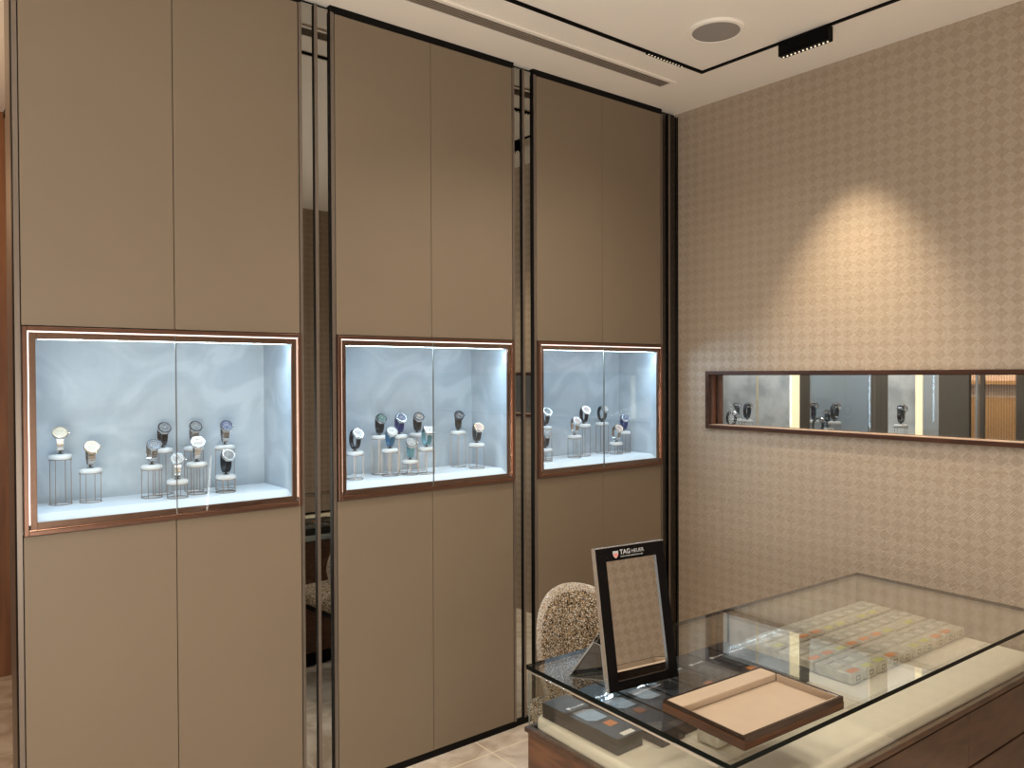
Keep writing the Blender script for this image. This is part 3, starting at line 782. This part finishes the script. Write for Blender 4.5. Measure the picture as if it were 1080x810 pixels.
mb = MB(); mbox(mb, -hw+bl, hw-br_, .0045, .0098, bb, ml-bt); mb.build('mirror_glass', M['silver_mirror'], mir)
mb = MB(); mbox(mb, -hw-.0016, -hw-.0002, -.0004, .0125, .003, ml+.0018); mbox(mb, -hw-.0002, hw+.0002, -.0004, .0125, ml+.0002, ml+.0018)
mb.build('silver_edge', M['silver_edge'], fr)
mb = MB(); mbox(mb, -.035, .035, .0135, .0165, .02, .20)
mb.prism([(-.03, 0), (.03, 0), (.022, .16), (-.022, .16)], 0, .004, Matrix.Translation((0, .088, .001)) @ Matrix.Rotation(math.radians(104), 4, 'X'))
mb.build('easel_back', M['black'], mir)
# emblem and lettering on the frame's top bar
FRM = Mt @ Matrix.Rotation(PI/2, 4, 'X')      # text plane: x right, y up along the frame, +z towards the viewer
def on_frame(o, x, z):
    o.matrix_local = Mt @ Matrix.Translation((x, -.0004, z)) @ Matrix.Rotation(PI/2, 4, 'X')
em = MB().prism([(px*.0150, py*.0155) for px, py in SHIELD], 0, .0005).build('emblem', M['logo_grey'], fr); on_frame(em, -.043, ml-.0165)
em2 = MB().prism([(px*.0115, py*.0090-.0022) for px, py in SHIELD], .0006, .0009).build('emblem_field', M['logo_red'], fr); on_frame(em2, -.043, ml-.0165)
tx = link('lettering', text_mesh('TAG', .0150, .0003, True), M['logo_grey'], fr); on_frame(tx, -.031, ml-.0175)
tx = link('lettering', text_mesh('HEUER', .0118, .0003), M['logo_grey'], fr); on_frame(tx, .0025, ml-.0172)
tx = link('lettering', text_mesh('SWISS AVANT-GARDE SINCE 1860', .0043, .0002), M['logo_grey'], fr); on_frame(tx, -.030, ml-.0238)

# valet tray
tr = tag(empty('presentation_tray', (-1.7450, -1.6230, ZS), math.radians(-3.8)), 'dark lacquered watch tray lined in beige suede lying on the counter', 'tray')
hx, hy, hz = .158, .1035, .027
mb = MB()
mb.box(-hx, hx, -hy, -hy+.007, .0, hz, .001); mb.box(-hx, hx, hy-.005, hy, 0, hz, .001)
mb.box(-hx, -hx+.005, -hy+.007, hy-.005, 0, hz, .001); mb.box(hx-.007, hx, -hy+.007, hy-.005, 0, hz, .001)
mb.build('rim', M['tray_wood'], tr)
MB().box(-hx-.0008, -hx-.0001, -hy, hy, .002, hz-.007).box(-hx, hx, -hy-.0008, -hy-.0001, .002, hz-.012).build('veneer', M['tray_side'], tr)
MB().box(-hx+.0055, hx-.0075, -hy+.0075, hy-.0055, .001, .010).build('lining', M['tray_beige'], tr)
MB().box(-hx+.0055, hx-.0085, hy-.048, hy-.0058, .0104, hz+.0002, .003, 3).build('cushion_bar', M['tray_beige'], tr)
MB().box(hx-.0095, hx-.0078, -hy+.008, hy-.049, .0104, hz-.001).box(-hx+.006, hx-.0096, -hy+.0078, -hy+.0095, .0104, hz-.001).build('side_lining', M['tray_beige'], tr)

# smoked acrylic card stand behind the mirror
ac = tag(empty('acrylic_stand', (-1.868, -1.268, ZS), math.radians(214)), 'small smoked acrylic angled display stand behind the table mirror', 'display stand')
side = [(-.045, 0), (.038, 0), (.030, .080), (.014, .086)]
for s in (-1, 1):
    x = s*.030
    MYZ = Matrix(((0, 0, 1, x), (1, 0, 0, 0), (0, 1, 0, 0), (0, 0, 0, 1)))
    p_ = MB().prism(side, -.0015, .0015, MYZ).build('side_panel', M['acrylic'], ac)
    MB().tube([Vector((x, a, b)) for a, b in side], .0016, 6, True).build('polished_edge', M['acrylic_edge'], p_)
Ms = Matrix.Rotation(math.radians(-32), 4, 'X')
MB().box(-.028, .028, -.002, .002, 0, .088, .0005, 1, Matrix.Translation((0, -.036, .004)) @ Ms).build('sloping_panel', M['black_gloss'], ac)
MB().box(-.028, .028, -.044, .036, .0012, .003).build('base_panel', M['acrylic'], ac)
MB().box(-.028, .028, -.001, .001, 0, .072, .0003, 1, Matrix.Translation((0, .026, .004)) @ Matrix.Rotation(math.radians(8), 4, 'X')).build('back_panel', M['black_gloss'], ac)
# folded cleaning cloth beside it
cl = MB(); gn = 9; grid = []
for i in range(gn):
    row = []
    for j in range(gn):
        u, v = i/(gn-1)-.5, j/(gn-1)-.5
        h = .020*max(0, 1-(2.1*u)**2)*max(0, 1-(2.1*v)**2)+.004*math.sin(14*u+3*v)*math.cos(11*v-2)+.0052
        row.append(cl.bm.verts.new((u*.050, v*.060, max(.0006, h))))
    grid.append(row)
for i in range(gn-1):
    for j in range(gn-1): cl.bm.faces.new((grid[i][j], grid[i+1][j], grid[i+1][j+1], grid[i][j+1]))
clo = cl.build('cleaning_cloth', M['tissue'], smooth=True)
clo.location = (-1.800, -1.315, ZS); clo.rotation_euler = (0, 0, .5)
md = clo.modifiers.new('thickness', 'SOLIDIFY'); md.thickness = .0012; md.offset = 1
tag(clo, 'crumpled white cleaning cloth behind the left edge of the mirror', 'cloth')

# ------------------------------------------------------------------ upholstered chair
def shell_pt(u, v, off):
    """u -1..1 across, v 0..1 up; egg shaped back that wraps forward at its sides"""
    wv = .195*math.sqrt(max(0, 1-max(0, (v-.42)/.58)**2.6))*(.78+.22*min(1, v/.42)**.8) if v < 1 else 0
    x = u*wv
    y = -.075*(abs(u)*wv/.195)**2.2+.060*v**1.3-off
    return x, y, .343*v
def shell_mb(off0, off1, shrink, nu=26, nv=22):
    mb = MB(); G = []
    for side_, off in ((0, off0), (1, off1)):
        g = []
        for j in range(nv+1):
            v = math.sin(j/nv*PI/2)*.998
            row = []
            for i in range(nu+1):
                u = (2*i/nu-1)
                edge = 1-(max(abs(u), v)**10)*.0
                x, y, z = shell_pt(u*shrink, v, 0)
                th = off*math.sqrt(max(0.02, 1-abs(u)**5))*math.sqrt(max(.02, 1-v**7))
                row.append(mb.bm.verts.new((x, y-th, z*shrink+(1-shrink)*.1)))
            g.append(row)
        G.append(g)
    for s in (0, 1):
        g = G[s]
        for j in range(nv):
            for i in range(nu): mb.bm.faces.new((g[j][i], g[j][i+1], g[j+1][i+1], g[j+1][i]))
    a, b = G
    for j in range(nv):
        for i in (0, nu): mb.bm.faces.new((a[j][i], a[j+1][i], b[j+1][i], b[j][i]))
    for i in range(nu):
        mb.bm.faces.new((a[0][i], a[0][i+1], b[0][i+1], b[0][i])); mb.bm.faces.new((a[nv][i], a[nv][i+1], b[nv][i+1], b[nv][i]))
    return mb
ch = tag(empty('upholstered_chair', (-1.372, -.700, 0), math.radians(-6)), 'tweed upholstered shell chair standing behind the counter', 'chair')
bk = shell_mb(-.022, .018, 1.0).build('backrest', M['tweed_light'], ch, smooth=True); bk.location = (0, 0, .455)
bi = shell_mb(.016, .030, .945).build('back_pad', M['tweed'], bk, smooth=True)
seat = MB().box(-.205, .205, -.36, .02, .40, .475, .035, 4).build('seat', M['tweed'], ch, smooth=True)
MB().box(-.18, .18, -.33, .0, .375, .3995, .004).build('seat_frame', M['black'], ch)
for (x, y) in ((-.17, -.31), (.17, -.31), (-.16, -.01), (.16, -.01)):
    MB().tube([(x, y, .374), (x*1.12, y*1.06+(.02 if y > -.1 else -.01), .0005)], .013, 12).build('leg', M['chair_leg'], ch, smooth=True)

# ------------------------------------------------------------------ beyond the slot window: the shopfront displays
def ybx(y11, x):      # position on a deeper plane seen at the same place of the opening's glass plane x = .11
    cxp, cyp = -3.1424, -2.5733
    k = (x-cxp)/(.11-cxp); return cyp+(y11-cyp)*k
XB = .86
struct(MB().box(.1, 2.4, -2.6, 1.2, .0, .02).build('floor_shopfront', M['grey_wall']))
struct(MB().box(.14, 2.4, -2.6, 1.2, H, H+.05).build('ceiling_shopfront', M['ceiling']))
panels = [(-.10, -.600, 'marble_grey'), (-.6505, -.922, 'slate'), (-.932, -1.007, 'dusk'), (-1.007, -1.135, 'marble_grey'), (-1.143, -1.207, 'slate_light'), (-1.207, -1.318, 'dusk')]
k_ = 2
for (a, b, m) in panels:
    struct(MB().box(XB, XB+.03, ybx(b, XB), ybx(a, XB), .6, 2.3).build('trim_%d' % k_, M[m])); k_ += 1
# warm wall further away, seen through reeded glass
struct(MB().box(1.60, 1.64, ybx(-1.56, 1.6), ybx(-1.25, 1.6), .02, 1.36).build('trim_%d' % k_, M['amber'])); k_ += 1
struct(MB().box(1.60, 1.64, ybx(-1.56, 1.6), ybx(-1.25, 1.6), 1.36, 2.4).build('trim_%d' % k_, M['peach'])); k_ += 1
struct(MB().box(1.57, 1.595, ybx(-1.56, 1.6), ybx(-1.21, 1.6), 1.432, 1.452).build('trim_%d' % k_, M['amber'])); k_ += 1
w2 = struct(empty('window_2', (1.0, -1.1, .6)))
MB().box(.95, .956, ybx(-1.64, .95), ybx(-1.26, .95), .6, 2.3).build('pane', M['reeded'], w2, w2.location)
XP = .62
posts = [(-.375, -.382, 'post_cream', 'slim cream post in the shopfront beyond the slot window'), (-.553, -.598, 'post_glow', 'broad cream post with added glow beyond the slot window'),
         (-.604, -.6495, 'dusk', 'dark bronze post beside the broad cream post beyond the slot window'), (-1.1175, -1.1425, 'post_glow', 'cream post with added glow right of the middle in the slot window'),
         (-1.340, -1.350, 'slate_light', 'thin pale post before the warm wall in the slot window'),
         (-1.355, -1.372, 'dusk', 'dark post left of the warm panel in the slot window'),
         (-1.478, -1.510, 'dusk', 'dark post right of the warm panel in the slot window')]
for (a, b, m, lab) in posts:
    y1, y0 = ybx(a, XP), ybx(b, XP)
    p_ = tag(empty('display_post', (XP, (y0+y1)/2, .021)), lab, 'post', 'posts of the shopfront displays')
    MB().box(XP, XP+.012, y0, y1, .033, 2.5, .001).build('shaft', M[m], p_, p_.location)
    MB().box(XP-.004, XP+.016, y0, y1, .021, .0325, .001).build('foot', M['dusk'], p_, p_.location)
# display ledge with stands and watches seen from behind
def ledge(y0, y1, lab):
    t = tag(empty('display_plinth', (.73, (y0+y1)/2, .021)), lab, 'plinth')
    MB().box(.68, .84, y0, y1, 0.021, 1.075, .003).build('body', M['slate_light'], t, t.location)
    MB().box(.675, .845, y0-.004, y1+.004, 1.0754, 1.094, .003).build('top', M['paper'], t, t.location)
ledge(ybx(-.372, .7), ybx(-.19, .7), 'pale display plinth at the left end of the slot window view')
ledge(ybx(-.918, .7), ybx(-.656, .7), 'pale display plinth before the blue-grey panel in the slot window')
ledge(ybx(-1.112, .7), ybx(-1.012, .7), 'narrow pale display plinth left of the right-hand cream post')
GS, GW = 'watch stands in the shopfront', 'watches in the shopfront seen from behind'
far = [(-.235, .715, .090, 'leftmost low stand in the slot window', 'open-looped steel watch on the leftmost stand in the slot window'),
       (-.268, .80, .135, 'second stand from the left in the slot window', 'dark watch on the second stand in the slot window'),
       (-.325, .75, .135, 'third stand from the left, beside the slim cream post', 'dark watch beside the slim cream post in the slot window'),
       (-.672, .77, .150, 'tall stand at the left of the blue-grey panel', 'dark open-looped watch highest on the left of the blue-grey panel'),
       (-.694, .715, .075, 'low stand below the highest dark watch', 'watch on the low stand at left of the blue-grey panel'),
       (-.738, .80, .110, 'mid stand in the middle of the blue-grey panel', 'dark watch on the mid stand before the blue-grey panel'),
       (-.772, .74, .150, 'tall stand right of the mid stand on the blue-grey panel', 'dark watch on the right tall stand before the blue-grey panel'),
       (-1.060, .75, .150, 'stand by the right-hand cream post in the slot window', 'watch left of the right-hand cream post in the slot window')]
for i, (yy, x, h, sl, wl) in enumerate(far):
    y = ybx(yy, x)
    make_stand(h, (x, y, 1.0945), sl, GS)
    make_watch((x, y, 1.0945+h+.0009), math.radians([70, 120, 100, 115, 60, 110, 95, 100][i]), 'steel_dark' if i % 2 else 'strap_black', 'steel', 'steel_dark', 'dial_black', 'dial_white', wl, GW, False, False, 1.25)

# ------------------------------------------------------------------ lights
def spot(name, loc, target, en, ang, col=(1, .80, .58), blend=.6, rad=.03):
    L = bpy.data.lights.new(name, 'SPOT'); L.energy = en; L.spot_size = math.radians(ang); L.spot_blend = blend; L.color = col; L.shadow_soft_size = rad
    o = bpy.data.objects.new(name, L); COL.objects.link(o); o.location = loc
    o.rotation_euler = (Vector(target)-Vector(loc)).to_track_quat('-Z', 'Y').to_euler()
    return o
def arealight(name, loc, target, sx_, sy_, en, col):
    L = bpy.data.lights.new(name, 'AREA'); L.shape = 'RECTANGLE'; L.size = sx_; L.size_y = sy_; L.energy = en; L.color = col
    o = bpy.data.objects.new(name, L); COL.objects.link(o); o.location = loc
    o.rotation_euler = (Vector(target)-Vector(loc)).to_track_quat('-Z', 'Y').to_euler()
    return o
WARM = (1, .90, .78)
spot('wall_washer', (-.36, -.93, H-.075), (0.0, -.95, .6), 100, 59, (1, .82, .58), 1.0, .02)
for (x, y, en) in ((-.9, -2.0, 42), (-1.7, -2.75, 55), (-2.6, -2.2, 32), (-3.6, -1.4, 26), (-4.4, -2.6, 68), (-2.4, -1.25, 18), (-1.35, -.78, 48), (-.75, -.62, 19)):
    spot('added_downlight', (x, y, H-.02), (x, y, 0), en, 130, WARM, 1.0, .05)  # lamps without fixtures, added to brighten the room and cabinet doors
spot('counter_spot', (-.60, -.425, H-.03), (-1.3, -1.45, .8), 4, 60, WARM, .7, .03)
spot('counter_spot', (-.37, -2.1, H-.03), (-1.45, -1.5, .8), 5, 60, WARM, .7, .03)
arealight('added_fill_light', (-3.5, YB+.08, 1.2), (-2.5, .5, 5.2), 1.7, 2.0, 118, (1, .95, .88))  # unseen area light added to brighten ceiling and panels; no opening here
pl = bpy.data.lights.new('side_room_lamp', 'POINT'); pl.energy = 15; pl.color = (1, .68, .40); pl.shadow_soft_size = .1
po = bpy.data.objects.new('side_room_lamp', pl); COL.objects.link(po); po.location = (-3.6, 1.0, 2.2)
pl = bpy.data.lights.new('shopfront_lamp', 'AREA'); pl.energy = 16; pl.color = (.86, .94, 1.0); pl.shape = 'RECTANGLE'; pl.size = 1.6; pl.size_y = .25
po = bpy.data.objects.new('shopfront_lamp', pl); COL.objects.link(po); po.location = (.45, -.4, 2.5); po.rotation_euler = (0, math.radians(12), PI/2)
pl = bpy.data.lights.new('shopfront_warm', 'POINT'); pl.energy = 60; pl.color = (1, .84, .66); pl.shadow_soft_size = .1
po = bpy.data.objects.new('shopfront_warm', pl); COL.objects.link(po); po.location = (1.25, -.9, 2.2)

wd = bpy.data.worlds.new('world'); sc.world = wd; wd.use_nodes = True
wd.node_tree.nodes['Background'].inputs['Color'].default_value = (.9, .85, .78, 1)
wd.node_tree.nodes['Background'].inputs['Strength'].default_value = .12

# ------------------------------------------------------------------ camera
cd = bpy.data.cameras.new('camera'); cam = bpy.data.objects.new('camera', cd); COL.objects.link(cam)
F = Vector((.62451665, .78090344, -.01299101)); R = Vector((.78093133, -.62460447, -.00393861)); U = Vector((.01118992, .00768537, .99990786))
mat3 = Matrix((R, U, -F)).transposed()
cam.matrix_world = Matrix.Translation((-3.1424, -2.57335, 1.5)) @ mat3.to_4x4()
cd.sensor_fit = 'HORIZONTAL'; cd.sensor_width = 36; cd.lens = 27.556; cd.clip_start = .02
sc.camera = cam

vs = sc.view_settings
vs.view_transform = 'Standard'; vs.look = 'None'; vs.exposure = 0.2; vs.gamma = 1.0; vs.use_curve_mapping = False
sc.display_settings.display_device = 'sRGB'
cy = sc.cycles
cy.use_denoising = True
cy.max_bounces = 10; cy.transparent_max_bounces = 24; cy.diffuse_bounces = 5; cy.glossy_bounces = 6; cy.transmission_bounces = 8
cy.sample_clamp_indirect = 6.0; cy.caustics_reflective = False; cy.caustics_refractive = False
